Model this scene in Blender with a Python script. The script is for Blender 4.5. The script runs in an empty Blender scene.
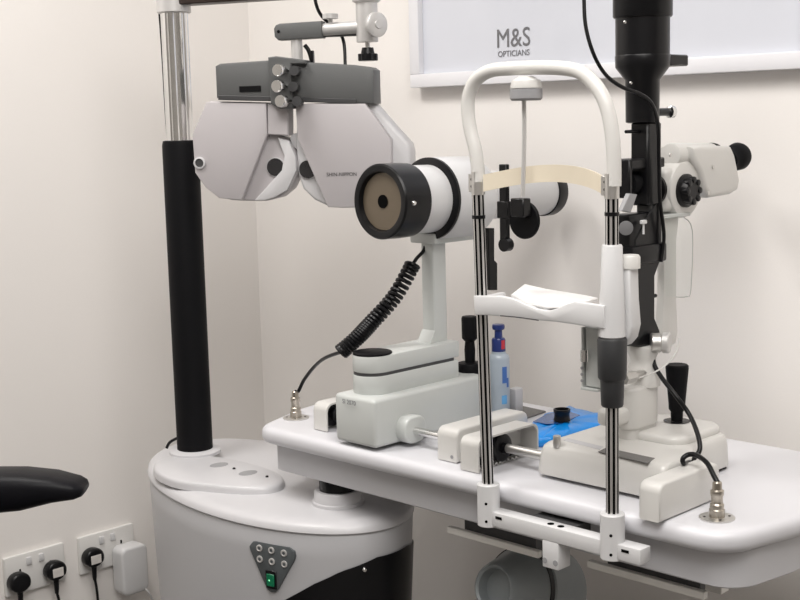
import bpy, bmesh, math, random
from mathutils import Vector, Matrix
random.seed(3)
C = bpy.context.scene.collection
PI = math.pi

# ------------------------------------------------------------------ camera
F = 1275.0; PITCH = math.atan(179/F); ROLL = 0.025; CH = 1.34
c45 = math.sqrt(.5)
fw0 = Vector((0, math.cos(PITCH), -math.sin(PITCH))); rt0 = Vector((1, 0, 0)); up0 = rt0.cross(fw0)
I0 = rt0*math.cos(ROLL) - up0*math.sin(ROLL); U0 = up0*math.cos(ROLL) + rt0*math.sin(ROLL)
def tw(v): return Vector((c45*v.x - c45*v.y, c45*v.x + c45*v.y, v.z))   # heading -> world (table axes)
FW, IM, UP = tw(fw0), tw(I0), tw(U0)
CAM = Vector((0, 0, CH))
cam = bpy.data.cameras.new('camera'); cam.sensor_width = 36; cam.lens = F*36/800; cam.clip_start = .01
co = bpy.data.objects.new('camera', cam); C.objects.link(co)
m = Matrix.Identity(4)
for i in range(3):
    m[i][0] = IM[i]; m[i][1] = UP[i]; m[i][2] = -FW[i]; m[i][3] = CAM[i]
co.matrix_world = m
bpy.context.scene.camera = co
# measuring helpers: where the sight line of a point in the photo meets a real plane
def sight(px, py): return FW*F + IM*(px-400) + UP*(300-py)
def onX(px, py, X): v = sight(px, py); return CAM + v*(X/v.x)
def onY(px, py, Y): v = sight(px, py); return CAM + v*(Y/v.y)
def onZ(px, py, Z): v = sight(px, py); return CAM + v*((Z-CH)/v.z)

# ------------------------------------------------------------------ materials
def mat(name, col, rough=.5, metal=0, bump=0, scale=60, var=0, spec=.5, trans=0, coat=0, emit=None, ior=None):
    mt = bpy.data.materials.new(name); mt.use_nodes = True
    nt = mt.node_tree; b = nt.nodes['Principled BSDF']
    b.inputs['Base Color'].default_value = (*col, 1); b.inputs['Roughness'].default_value = rough
    b.inputs['Metallic'].default_value = metal; b.inputs['Specular IOR Level'].default_value = spec
    if ior: b.inputs['IOR'].default_value = ior
    if trans: b.inputs['Transmission Weight'].default_value = trans
    if coat: b.inputs['Coat Weight'].default_value = coat
    if emit: b.inputs['Emission Color'].default_value = (*emit[0], 1); b.inputs['Emission Strength'].default_value = emit[1]
    tc = nt.nodes.new('ShaderNodeTexCoord')
    nz = nt.nodes.new('ShaderNodeTexNoise'); nz.inputs['Scale'].default_value = scale; nz.inputs['Detail'].default_value = 4
    nt.links.new(tc.outputs['Object'], nz.inputs['Vector'])
    if var:
        mx = nt.nodes.new('ShaderNodeMix'); mx.data_type = 'RGBA'
        mx.inputs['A'].default_value = (*[c*(1-var) for c in col], 1); mx.inputs['B'].default_value = (*[min(1, c*(1+var)) for c in col], 1)
        nt.links.new(nz.outputs['Fac'], mx.inputs['Factor']); nt.links.new(mx.outputs['Result'], b.inputs['Base Color'])
    if bump:
        bp = nt.nodes.new('ShaderNodeBump'); bp.inputs['Strength'].default_value = bump; bp.inputs['Distance'].default_value = .001
        nt.links.new(nz.outputs['Fac'], bp.inputs['Height']); nt.links.new(bp.outputs['Normal'], b.inputs['Normal'])
    return mt
M = dict(
 wall=mat('wall_paint', (.86,.83,.80), .85, bump=.15, scale=250, var=.012),
 ceil=mat('ceiling_paint', (.8,.79,.77), .9, var=.01),
 floor=mat('floor_vinyl', (.16,.15,.14), .6, var=.15, scale=20),
 far=mat('far_wall_paint', (.35,.33,.31), .85, var=.02),
 laminate=mat('table_laminate', (.66,.66,.69), .38, bump=.05, scale=300, var=.01),
 apron=mat('apron_paint', (.55,.55,.57), .5, var=.01),
 warm=mat('warm_white_plastic', (.655,.645,.62), .35, var=.01, coat=.1),
 cool=mat('cool_white_plastic', (.55,.57,.555), .35, var=.01, coat=.1),
 white=mat('white_enamel', (.65,.65,.655), .3, var=.01, coat=.15),
 cabinet=mat('cabinet_plastic', (.50,.50,.515), .4, bump=.05, scale=200, var=.015),
 cabtop=mat('cabinet_top_plastic', (.58,.575,.59), .35, var=.015),
 pho=mat('phoropter_plastic', (.48,.455,.465), .4, var=.01),
 pholight=mat('phoropter_bevel_plastic', (.58,.575,.585), .4, var=.01),
 grey=mat('grey_hammer_metal', (.115,.118,.118), .5, metal=.2, bump=.2, scale=500, var=.05),
 greylow=mat('dark_grey_metal', (.06,.06,.062), .5, metal=.2, var=.05),
 midgrey=mat('mid_grey_plastic', (.30,.30,.31), .5, var=.03),
 black=mat('black_plastic', (.005,.005,.006), .3, var=.2, spec=.28),
 matte=mat('matte_black', (.005,.005,.006), .55, bump=.05, scale=300, var=.2, spec=.12),
 leather=mat('black_soft_vinyl', (.006,.006,.008), .42, bump=.2, scale=180, var=.2, spec=.15),
 dgrip=mat('dark_grip_plastic', (.028,.029,.031), .5, var=.1),
 chrome=mat('chrome', (.78,.78,.77), .16, metal=1, var=.02),
 steel=mat('brushed_steel', (.62,.61,.59), .35, metal=.9, var=.05),
 alu=mat('satin_aluminium', (.62,.61,.60), .4, metal=.4, var=.03),
 rod=mat('grooved_rod_metal', (.62,.61,.60), .3, metal=.75, var=.05),
 nickel=mat('nickel', (.48,.44,.38), .3, metal=1, var=.1, scale=300),
 cream=mat('cream_band', (.78,.70,.56), .5, var=.03),
 brown=mat('brown_ring_face', (.15,.12,.085), .45, metal=.3, var=.06),
 hole=mat('black_recess', (.003,.003,.003), .9, spec=.05),
 lens=mat('dark_lens_glass', (.02,.02,.022), .08, var=.1, coat=.5),
 reticule=mat('grey_viewing_disc', (.16,.16,.165), .5, var=.1),
 glass=mat('clear_shield', (.97,.985,.98), .02, trans=1, spec=.3, ior=1.06),
 edge=mat('shield_edge', (.42,.42,.40), .3),
 blue=mat('blue_plastic_film', (.0,.29,.86), .3, bump=.4, scale=30, var=.1, coat=.3),
 bluedark=mat('dark_blue_label', (.02,.10,.32), .2, var=.3, scale=25, coat=.3),
 navy=mat('navy_pump_plastic', (.012,.03,.16), .3, coat=.2, var=.1),
 red=mat('red_print', (.55,.03,.05), .5, var=.05),
 gel=mat('frosted_bottle', (.52,.60,.68), .3, trans=.25, var=.15, scale=25, coat=.3),
 print_blue=mat('blue_print', (.06,.16,.45), .4, var=.2),
 sky=mat('light_blue_print', (.15,.42,.75), .4, var=.2),
 slate=mat('slate_grey_mat', (.17,.165,.16), .7, bump=.3, scale=400, var=.08),
 keypad=mat('keypad_overlay', (.085,.095,.1), .5, var=.08),
 green=mat('green_rocker', (.0,.09,.04), .25, emit=((.02,.5,.2), .08)),
 greenled=mat('green_light', (.2,.8,.4), .3, emit=((.3,1,.5), 1.0)),
 ink=mat('black_ink', (.02,.02,.02), .6), inkgrey=mat('grey_ink', (.16,.16,.17), .6),
 poster=mat('poster_print', (.66,.68,.74), .35, var=.035, scale=3.5, coat=.3),
 frame=mat('frame_lacquer', (.83,.83,.86), .3, coat=.3, var=.01),
 tissue=mat('chin_paper', (.88,.87,.86), .9, bump=.2, scale=60),
 binp=mat('grey_bin_plastic', (.26,.285,.295), .4, var=.05),
 socket=mat('socket_plastic', (.72,.71,.69), .35, var=.01),
 label=mat('plug_label', (.66,.63,.6), .6, var=.15, scale=90),
 strip=mat('pale_strip', (.93,.92,.88), .5, var=.02),
 maroon=mat('dark_arm', (.05,.035,.03), .4, metal=.5),
)

# ------------------------------------------------------------------ mesh builder
def frame_of(d):
    d = Vector(d).normalized(); a = Vector((0,0,1)) if abs(d.z) < .9 else Vector((1,0,0))
    u = a.cross(d).normalized(); return u, d.cross(u), d
class MB:
    def __init__(s): s.bm = bmesh.new(); s.mats = []; s.mi = 0
    def use(s, m):
        if m not in s.mats: s.mats.append(m)
        s.mi = s.mats.index(m); return s
    def face(s, vs):
        try: f = s.bm.faces.new(vs); f.material_index = s.mi; return f
        except ValueError: return None
    def box(s, a, b, bev=0, seg=3, rz=0):
        a, b = Vector(a), Vector(b)
        vs = [s.bm.verts.new((x, y, z)) for x in (a.x,b.x) for y in (a.y,b.y) for z in (a.z,b.z)]
        fs = [s.face([vs[i] for i in q]) for q in ((0,1,3,2),(4,6,7,5),(0,4,5,1),(2,3,7,6),(0,2,6,4),(1,5,7,3))]
        if rz: bmesh.ops.rotate(s.bm, verts=vs, cent=(a+b)/2, matrix=Matrix.Rotation(rz, 3, 'Z'))
        if bev: s.bev({e for f in fs for e in f.edges}, bev, seg)
        return s
    def bev(s, edges, off, seg):
        bmesh.ops.bevel(s.bm, geom=list(edges), offset=off, segments=seg, profile=.5, affect='EDGES', clamp_overlap=True, material=-1)
    def prism(s, poly, fn, d, bev=0, seg=3, allb=False):
        # poly: 2-D points, fn maps (u,v)->3-D; extruded along vector d
        d = Vector(d)
        a = [s.bm.verts.new(fn(*p)) for p in poly]; b = [s.bm.verts.new(Vector(fn(*p))+d) for p in poly]
        n = len(poly); f0 = s.face(a); f1 = s.face(b[::-1]); sides = []
        for i in range(n): sides.append(s.face([a[i], b[i], b[(i+1)%n], a[(i+1)%n]][::-1]))
        bmesh.ops.recalc_face_normals(s.bm, faces=[f for f in [f0,f1]+sides if f])
        if bev:
            es = set(f0.edges) | set(f1.edges)
            if allb: es |= {e for f in sides for e in f.edges}
            s.bev(es, bev, seg)
        return s
    def lathe(s, prof, o, d=(0,0,1), seg=40, caps=True, sx=1, sy=1):
        # prof: (radius, distance along d)
        u, v, w = frame_of(d); o = Vector(o); rings = []
        for r, t in prof:
            if r < 1e-6: rings.append([s.bm.verts.new(o+w*t)])
            else: rings.append([s.bm.verts.new(o+w*t+u*(r*sx*math.cos(2*PI*k/seg))+v*(r*sy*math.sin(2*PI*k/seg))) for k in range(seg)])
        fs = []
        for A, B in zip(rings, rings[1:]):
            for k in range(seg):
                l = (k+1) % seg
                if len(A) == 1 and len(B) == 1: continue
                if len(A) == 1: fs.append(s.face([A[0], B[l], B[k]]))
                elif len(B) == 1: fs.append(s.face([A[k], A[l], B[0]]))
                else: fs.append(s.face([A[k], A[l], B[l], B[k]]))
        if caps:
            if len(rings[0]) > 1: fs.append(s.face(rings[0][::-1]))
            if len(rings[-1]) > 1: fs.append(s.face(rings[-1]))
        return s
    def cyl(s, a, b, r, r2=None, seg=32, bev=0):
        a, b = Vector(a), Vector(b); L = (b-a).length; r2 = r if r2 is None else r2
        pr = [(r,0),(r2,L)] if not bev else [(r-bev,0),(r-bev*.3,bev*.3),(r,bev),(r2,L-bev),(r2-bev*.3,L-bev*.3),(r2-bev,L)]
        return s.lathe(pr, a, b-a, seg)
    def tube(s, pts, r, seg=12, smooth=0, closed=False, flat=None):
        pts = [Vector(p) for p in pts]
        if smooth: pts = spline(pts, smooth)
        rings = []; prev = None
        for i, p in enumerate(pts):
            t = (pts[min(i+1, len(pts)-1)] - pts[max(i-1, 0)]).normalized()
            if prev is None: u, v, _ = frame_of(t)
            else:
                u = (prev - t*prev.dot(t)).normalized(); v = t.cross(u)
            prev = u; rr = r(i/(len(pts)-1)) if callable(r) else r
            rings.append([s.bm.verts.new(p + u*(rr*math.cos(2*PI*k/seg)) + v*(rr*math.sin(2*PI*k/seg))) for k in range(seg)])
        for A, B in zip(rings, rings[1:]):
            for k in range(seg): l = (k+1) % seg; s.face([A[k], A[l], B[l], B[k]])
        s.face(rings[0][::-1]); s.face(rings[-1]); return s
    def build(s, name, m, parent=None, origin=None, ang=38, label=None):
        if origin is None: origin = parent['_o'] if parent is not None else (0,0,0)
        origin = Vector(origin)
        bmesh.ops.recalc_face_normals(s.bm, faces=s.bm.faces)
        if parent is None or not parent.get('_local'): bmesh.ops.translate(s.bm, verts=s.bm.verts, vec=-origin)
        me = bpy.data.meshes.new(name); s.bm.to_mesh(me); s.bm.free()
        for mm in (s.mats or [m]): me.materials.append(mm)
        for p in me.polygons: p.use_smooth = True
        me.set_sharp_from_angle(angle=math.radians(ang))
        o = bpy.data.objects.new(name, me); C.objects.link(o)
        if parent is not None:
            o.parent = parent
            if parent.type == 'MESH' : o['_o'] = parent['_o']
            else: o['_o'] = parent['_o']
            if parent.get('_local'): o['_local'] = True
        else: o.location = origin; o['_o'] = tuple(origin)
        if label: o['label'] = label
        return o
def spline(P, n):
    out = []
    for i in range(len(P)-1):
        p0, p1, p2, p3 = P[max(i-1,0)], P[i], P[i+1], P[min(i+2, len(P)-1)]
        for k in range(n):
            t = k/n
            out.append(.5*((2*p1)+(p2-p0)*t+(2*p0-5*p1+4*p2-p3)*t*t+(-p0+3*p1-3*p2+p3)*t*t*t))
    out.append(P[-1]); return out
def thing(name, label, cat, loc=(0,0,0), rz=0, group=None, local=False):
    o = bpy.data.objects.new(name, None); C.objects.link(o); o.empty_display_size = .05
    o.location = loc; o.rotation_euler = (0,0,rz); o['label'] = label; o['category'] = cat
    if group: o['group'] = group
    o['_o'] = tuple(loc)
    if local: o['_local'] = True
    return o
def tag(o, label, cat, group=None):
    o['label'] = label; o['category'] = cat
    if group: o['group'] = group
    return o
def struct(o): o['kind'] = 'structure'; return o
def rrect(x0, y0, x1, y1, r, n=6):
    out = []
    for cx, cy, a in ((x1-r,y0+r,-PI/2),(x1-r,y1-r,0),(x0+r,y1-r,PI/2),(x0+r,y0+r,PI)):
        for k in range(n+1): t = a + PI/2*k/n; out.append((cx+r*math.cos(t), cy+r*math.sin(t)))
    return out
def text_mesh(name, body, size, parent, mtx, m, sx=1, ext=.0002):
    cu = bpy.data.curves.new('t', 'FONT'); cu.body = body; cu.size = size; cu.extrude = ext; cu.align_x = 'CENTER'; cu.align_y = 'CENTER'
    cu.resolution_u = 4
    t = bpy.data.objects.new('t', cu); C.objects.link(t); bpy.context.view_layer.update()
    me = bpy.data.meshes.new_from_object(t.evaluated_get(bpy.context.evaluated_depsgraph_get()))
    bpy.data.objects.remove(t)
    me.transform(Matrix.Diagonal((sx,1,1,1))); me.transform(mtx); me.materials.clear(); me.materials.append(m)
    if not parent.get('_local'): me.transform(Matrix.Translation(-Vector(parent['_o'])))
    o = bpy.data.objects.new(name, me); C.objects.link(o); o.parent = parent; o['_o'] = parent['_o']
    return o
def face_mtx(p, right, upv):
    r = Vector(right).normalized(); u = Vector(upv).normalized(); n = r.cross(u)
    return Matrix(((r.x,u.x,n.x,p[0]),(r.y,u.y,n.y,p[1]),(r.z,u.z,n.z,p[2]),(0,0,0,1)))

XY = lambda z: (lambda u, v: (u, v, z))
XZ = lambda y: (lambda u, v: (u, y, v))
YZ = lambda x: (lambda u, v: (x, u, v))

# ------------------------------------------------------------------ room
WX, WY, RX, FY, HT = -2.5, 2.0, 1.7, -1.6, 2.6
struct(MB().box((WX-.1,WY,0), (RX+.1,WY+.1,HT)).build('wall_back', M['wall']))
struct(MB().box((WX-.1,FY,0), (WX,WY,HT)).build('wall_left', M['wall']))
struct(MB().box((RX,FY,0), (RX+.1,WY,HT)).build('wall_right', M['far']))
struct(MB().box((WX-.1,FY-.1,0), (RX+.1,FY,HT)).build('wall_front', M['far']))
struct(MB().box((WX-.1,FY-.1,-.1), (RX+.1,WY+.1,0)).build('floor', M['floor']))
struct(MB().box((WX-.1,FY-.1,HT), (RX+.1,WY+.1,HT+.1)).build('ceiling', M['ceil']))
struct(MB().box((WX,WY-.012,0), (RX,WY,.09), .003).build('baseboard_back', M['white']))
struct(MB().box((WX,FY,0), (WX+.012,WY-.012,.09), .003).build('baseboard_left', M['white']))

# ------------------------------------------------------------------ poster
px0, pz0 = onY(410, 88, WY-.032).x, onY(410, 88, WY-.032).z
po = thing('framed_poster', 'white framed optician poster with grey lettering hanging on the back wall', 'picture', (px0+.45, WY-.001, pz0))
W_, H_ = .92, .62
b = MB()
fr = .028
for (x0,z0,x1,z1) in ((0,0,W_,fr),(0,H_-fr,W_,H_),(0,fr,fr,H_-fr),(W_-fr,fr,W_,H_-fr)):
    b.box((px0+x0, WY-.032, pz0+z0), (px0+x1, WY-.001, pz0+z1), .002, 2)
b.build('frame', M['frame'], po)
MB().box((px0+fr, WY-.018, pz0+fr), (px0+W_-fr, WY-.006, pz0+H_-fr)).build('poster_sheet', M['poster'], po)
pc = onY(513, 38.5, WY-.019)
text_mesh('lettering', 'M&S', .052, po, face_mtx(pc, (1,0,0), (0,0,1)), M['inkgrey'], .92)
pc = onY(513.5, 53.5, WY-.019)
text_mesh('lettering', 'OPTICIANS', .0165, po, face_mtx(pc, (1,0,0), (0,0,1)), M['inkgrey'], .98)

# ------------------------------------------------------------------ wall sockets (on the left wall, X = WX)
def socket(y0, label):
    t = thing('wall_socket', label, 'socket', (WX, y0+.073, .336), group=None)
    t['group'] = 'double wall sockets'
    b = MB(); b.prism(rrect(y0, .336, y0+.146, .424, .004), YZ(WX), (.010,0,0), .003, 2)
    p = b.build('faceplate', M['socket'], t)
    for k in (.058, .088):
        b = MB(); b.box((WX+.009, y0+k-.006, .397), (WX+.0135, y0+k+.006, .414), .0015, 2); b.build('switch', M['white'], t)
    for k in (.036, .110):
        b = MB()
        for dy, dz, sy, sz in ((0,.016,.004,.008),(-.011,-.006,.007,.0035),(.011,-.006,.007,.0035)):
            b.box((WX+.0095, y0+k+dy-sy/2, .372+dz-sz/2), (WX+.0106, y0+k+dy+sy/2, .372+dz+sz/2))
        b.build('pin_slot', M['hole'], t)
socket(1.2605, 'double wall socket on the left holding two black plugs')
socket(1.4435, 'double wall socket on the right holding one black plug and a white adaptor')
def plug(y, z, label, lab, cord):
    t = thing('power_plug', label, 'plug', (WX+.012, y, z), group='black plugs in the wall sockets')
    b = MB(); pr = []
    for k in range(36):
        a = 2*PI*k/36; r = .0245*(1 - .10*abs(math.sin(a))**3) * (1 if math.sin(a) > -.5 else .93)
        pr.append((y + r*math.cos(a), z + r*1.02*math.sin(a)))
    b.prism(pr, YZ(WX+.012), (.026,0,0), .006, 3)
    bo = b.build('plug_body', M['black'], t)
    if lab: MB().box((WX+.0375, y-.012, z-.012), (WX+.0388, y+.014, z+.008), .0005, 1).build('sticker', M['label'], t, label='pale printed sticker')
    MB().lathe([(.0062,0),(.0052,.022),(.004,.03)], (WX+.028, y, z-.022), (0,0,-1), 16).build('strain_relief', M['black'], t)
    MB().tube(cord, .0032, 10, 8).build('cord', M['black'], t)
def dn(y, z, k=0): return [(WX+.028, y, z-.05), (WX+.03, y+.003, z-.09), (WX+.025, y-.004+k, z-.2), (WX+.02, y+k*2, z-.30), (WX+.06, y+k*3, .004)]
q1 = onX(20, 583, WX+.03); q2 = onX(56, 571, WX+.03); q3 = onX(94, 558, WX+.03)
plug(q1.y, q1.z, 'black plug at far left, with no sticker, in the left socket', False, dn(q1.y, q1.z, -.01))
plug(q2.y, q2.z, 'black plug with pale sticker in the left socket, beside the plain plug', True, dn(q2.y, q2.z, .0))
plug(q3.y, q3.z, 'black plug with pale sticker in the right socket, beside the white adaptor', True, dn(q3.y, q3.z, .012))
q4 = onX(130, 566, WX+.035)
t = thing('power_adaptor', 'white plug-in power adaptor with thin white lead in the right wall socket', 'adaptor', (WX+.012, q4.y, q4.z))
b = MB(); b.prism(rrect(q4.y-.034, q4.z-.062, q4.y+.036, q4.z+.052, .016), YZ(WX+.012), (.046,0,0), .007, 3); b.build('adaptor_body', M['white'], t)
MB().tube([(WX+.04, q4.y+.012, q4.z-.05), (WX+.06, q4.y+.03, q4.z-.065), (WX+.05, q4.y+.05, q4.z-.12), (WX+.03, q4.y+.05, q4.z-.2), (WX+.05, q4.y+.05, .004)], .0022, 8, 8).build('lead', M['white'], t)

# ------------------------------------------------------------------ refraction unit: cabinet, pole, table lift
CX, CY, CA, CB, CTH = -1.885, 1.523, .3676, .194, -.14
u = thing('refraction_unit', 'light grey refraction unit cabinet with tall pole and control keypad beside the left wall', 'cabinet', (CX, CY, 0))
CC, CS = math.cos(CTH), math.sin(CTH)
def er(x, y): return (x*CC-y*CS, x*CS+y*CC)
def ell(a, b, n=96): return [er(a*math.cos(2*PI*k/n), b*math.sin(2*PI*k/n)) for k in range(n)]
def loft(levels, n=96):
    b = MB(); rings = []
    for a, bb, z, dx in levels: rings.append([b.bm.verts.new((CX+dx+x, CY+y, z)) for x, y in ell(a, bb, n)])
    for A, B in zip(rings, rings[1:]):
        for k in range(n): b.face([A[k], A[(k+1)%n], B[(k+1)%n], B[k]])
    b.face(rings[0][::-1]); b.face(rings[-1]); return b
loft([(CA-.07,CB-.05,.02,0),(CA-.05,CB-.035,.1,0),(CA-.012,CB-.008,.4,0),(CA-.002,CB-.002,.6,0),(CA,CB,.640,0),(CA-.002,CB-.002,.643,0)]).build('cabinet_body', M['cabinet'], u)
loft([(CA-.001,CB-.001,.6435,0),(CA+.003,CB+.003,.647,0),(CA+.001,CB+.001,.655,0),(CA-.004,CB-.004,.6595,0),(CA-.013,CB-.013,.664,0),(CA-.03,CB-.03,.6665,0),(CA-.2,CB-.12,.668,0)]).build('cabinet_top', M['cabtop'], u, label='glossy pale top cover')
loft([(CA-.075,CB-.055,0,0),(CA-.075,CB-.055,.022,0)]).build('plinth', M['black'], u)
# raised oval plate round the pole foot
ol = [onZ(x, y, .680) for x, y in ((154,467),(160,474),(178,481),(205,484.5),(240,487.5),(268,487),(282,482.5),(281,475),(262,467),(235,460),(205,455.5),(175,456),(158,460))]
ol = [ (p.x, p.y) for p in spline([ol[-1]]+[Vector(p) for p in ol]+[ol[0], ol[1]], 5)[5:-5] ][:-1]
pcx, pcy = sum(p[0] for p in ol)/len(ol), sum(p[1] for p in ol)/len(ol)
b = MB(); rings = []
for off, z in ((1.02,.6655),(1.01,.674),(1,.678),(.975,.6805),(.93,.682)):
    rings.append([b.bm.verts.new((pcx+(p[0]-pcx)*off, pcy+(p[1]-pcy)*off, z)) for p in ol])
for A, B in zip(rings, rings[1:]):
    n_ = len(A)
    for k in range(n_): b.face([A[k], A[(k+1)%n_], B[(k+1)%n_], B[k]])
b.face(rings[-1]); b.face(rings[0][::-1]); b.build('raised_plate', M['cabtop'], u)
for pxy in ((219,465),(248,473)):
    p = onZ(*pxy, .682); MB().lathe([(.0145,0),(.0145,.0008),(.0135,.001)], (p.x,p.y,.6818), (0,0,1), 32, sx=1.35).build('round_inlay', M['midgrey'], u)
for pxy in ((234,469),(267,477)):
    p = onZ(*pxy, .682); MB().lathe([(.003,0),(.003,.002),(.002,.003)], (p.x,p.y,.6818), (0,0,1), 16).build('screw', M['black'], u)
# black kick panel wrapping the front right, with a swooping upper edge
def side_a(z):   # ellipse semi axes at height z
    t = max(0, min(1, (z-.1)/.5)); return CA-.05+.048*t**.7, CB-.035+.033*t**.7
def KT(th):   # height of the swoop, from its visible course on the front
    tab = [(-1.25,.42),(-1.0,.475),(-.8,.52),(-.6,.555),(-.4,.58),(-.1,.60),(.3,.60),(1,.56)]
    for (a0,z0_),(a1,z1_) in zip(tab, tab[1:]):
        if th <= a1: return z0_+(z1_-z0_)*(th-a0)/(a1-a0)
    return .56
b = MB(); cols = []
for k in range(41):
    s_ = k/40; th = -1.25 + s_*2.2
    pxs = CX+er(CA*math.cos(th), CB*math.sin(th))[0]
    top = KT(th)
    col = []
    for j in range(9):
        z = .05 + (top-.05)*j/8; a_, b_ = side_a(z); col.append(b.bm.verts.new((CX+er((a_+.003)*math.cos(th), (b_+.003)*math.sin(th))[0], CY+er((a_+.003)*math.cos(th), (b_+.003)*math.sin(th))[1], z)))
    cols.append(col)
for A, B in zip(cols, cols[1:]):
    for j in range(8): b.face([A[j], B[j], B[j+1], A[j+1]])
b.build('kick_panel', M['black'], u, label='glossy black curved lower panel')
p = onZ(363, 568, .60)
# keypad: triangular overlay on the front side
kp = None
def hit_side(px, py):
    v = sight(px, py); best = None; t = 1.0/F*1.0
    lo = .5
    for i in range(4000):
        s_ = 1.2 + i*.0005; p = CAM + v*(s_/F); a_, b_ = side_a(p.z)
        dx, dy = p.x-CX, p.y-CY; ex, ey = dx*CC+dy*CS, -dx*CS+dy*CC
        if (ex/a_)**2 + (ey/b_)**2 < 1: return p
    return p
def nrm(p): 
    a_, b_ = side_a(p.z); dx, dy = p.x-CX, p.y-CY; ex, ey = (dx*CC+dy*CS)/a_**2, (-dx*CS+dy*CC)/b_**2
    return Vector((ex*CC-ey*CS, ex*CS+ey*CC, 0)).normalized()
kc = hit_side(273, 566); kn = nrm(kc); kr = Vector((0,0,1)).cross(kn).normalized()
def onpad(px, py, off=0):
    v = sight(px, py); t = (kc-CAM).dot(kn)/v.dot(kn); return CAM + v*t + kn*off
tri = [(252,543),(254,541),(257,541),(290,547),(295,551),(296,556),(295,560),(279,589),(276,592),(272,592),(268,589),(251,550),(250,546)]
b = MB(); b.prism(tri, lambda x,y: onpad(x,y,-.003), kn*.006, .0015, 2); kp = b.build('keypad', M['keypad'], u)
for x, y in ((260.5,547.5),(272.5,549.8),(285,552.5),(261,558.5),(273,561),(285.5,563.5)):
    q = onpad(x, y, .003); MB().lathe([(.0062,0),(.0062,.0016),(.0045,.0022),(.004,.0012),(0,.0012)], q, kn, 24).build('button', M['alu'], kp)
    MB().lathe([(.0028,0),(.0028,.0018)], q, kn, 16).build('button_dot', M['keypad'], kp)
qa = onpad(272.5, 579, .003)
b = MB(); b.box((-.0115,-.0165,0),(.0115,.0165,.0022),.001,1); bmesh.ops.transform(b.bm, matrix=face_mtx(qa, kr, (0,0,1)), verts=b.bm.verts); rk = b.build('rocker_frame', M['black'], kp)
b = MB(); b.box((-.008,-.011,.002),(.008,.011,.005),.001,1); bmesh.ops.transform(b.bm, matrix=face_mtx(qa, kr, (0,0,1)), verts=b.bm.verts); b.build('rocker_switch', M['green'], kp, label='green lit rocker switch')
MB().lathe([(.0015,0),(0,.0008)], onpad(272,579,.0085), kn, 12).build('indicator_light', M['greenled'], kp)
q = hit_side(364, 569); MB().lathe([(.005,-.004),(.005,.004),(.003,.007),(0,.0075)], q, nrm(q), 20).build('screw', M['chrome'], u)
# pole
PX, PY = -2.0945, 1.4925
MB().lathe([(.052,.680),(.052,.686),(.042,.690)], (PX,PY,0)).build('pole_flange', M['cabtop'], u)
MB().lathe([(.036,.686),(.036,1.303),(.034,1.312),(.028,1.313)], (PX,PY,0), seg=48).build('pole_sleeve', M['matte'], u, label='thick black lower sleeve of the pole')
def flute(b, x, y, z0, z1, r, n, d, lean=0, groove=None, body=None):
    rings = []
    N = n*6
    for z in (z0, z1):
        x += lean*(z == z1)
        rings.append([b.bm.verts.new((x+(r-d*(1 if (k%6) in (0,1) else 0))*math.cos(2*PI*k/N), y+(r-d*(1 if (k%6) in (0,1) else 0))*math.sin(2*PI*k/N), z)) for k in range(N)])
    for k in range(N):
        if groove: b.use(groove if k%6 in (5,0,1) else body)
        b.face([rings[0][k], rings[0][(k+1)%N], rings[1][(k+1)%N], rings[1][k]])
    b.face(rings[0][::-1]); b.face(rings[1]); return b
flute(MB(), PX, PY, 1.31, 1.62, .0265, 10, .0022).build('pole_tube', M['chrome'], u, ang=25, label='chrome upper tube of the pole')
b = MB(); b.lathe([(.030,1.558),(.033,1.560),(.033,1.585),(.030,1.588),(.030,1.66),(.028,1.665)], (PX,PY,0)); b.build('pole_collar', M['alu'], u)
MB().tube([(PX-.034,PY-.012,1.59),(PX-.033,PY-.010,1.5),(PX-.028,PY-.012,1.37),(PX-.026,PY-.012,1.315)], .0018, 8, 6).build('thin_cord', M['black'], u)
MB().tube([(PX-.03,PY-.02,.71),(PX-.045,PY-.03,.70),(PX-.05,PY-.035,.688)], .003, 8, 6).build('cable_tail', M['black'], u)
# overhead arm from the pole to the hanger
HX, HY = tuple((Vector((0,0)))) ; 
hp = tw(Vector(((368-400)/F*2.40, 2.40, 0))); HX, HY = hp.x, hp.y
d2 = Vector((HX-PX, HY-PY, 0)); L2 = d2.length; a2 = math.atan2(d2.y, d2.x)
b = MB(); b.box((0,-.022,1.572),(L2*.68,.022,1.64),.003); bmesh.ops.rotate(b.bm, verts=b.bm.verts, cent=(0,0,0), matrix=Matrix.Rotation(a2,3,'Z')); bmesh.ops.translate(b.bm, verts=b.bm.verts, vec=(PX,PY,0)); b.build('overhead_arm', M['maroon'], u)
b = MB(); b.box((L2*.68,-.024,1.574),(L2+.02,.024,1.64),.004); bmesh.ops.rotate(b.bm, verts=b.bm.verts, cent=(0,0,0), matrix=Matrix.Rotation(a2,3,'Z')); bmesh.ops.translate(b.bm, verts=b.bm.verts, vec=(PX,PY,0)); b.build('arm_end', M['alu'], u)
# table lift column
TX, TY = -1.647, 1.478
MB().lathe([(.047,.665),(.047,.672),(.044,.674),(.0425,.6885),(.040,.692),(.034,.692)], (TX,TY,0), seg=48).build('lift_collar', M['cabtop'], u)
MB().cyl((TX,TY,.60),(TX,TY,.723),.033).build('lift_column', M['black'], u, label='black table lift column')

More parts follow.
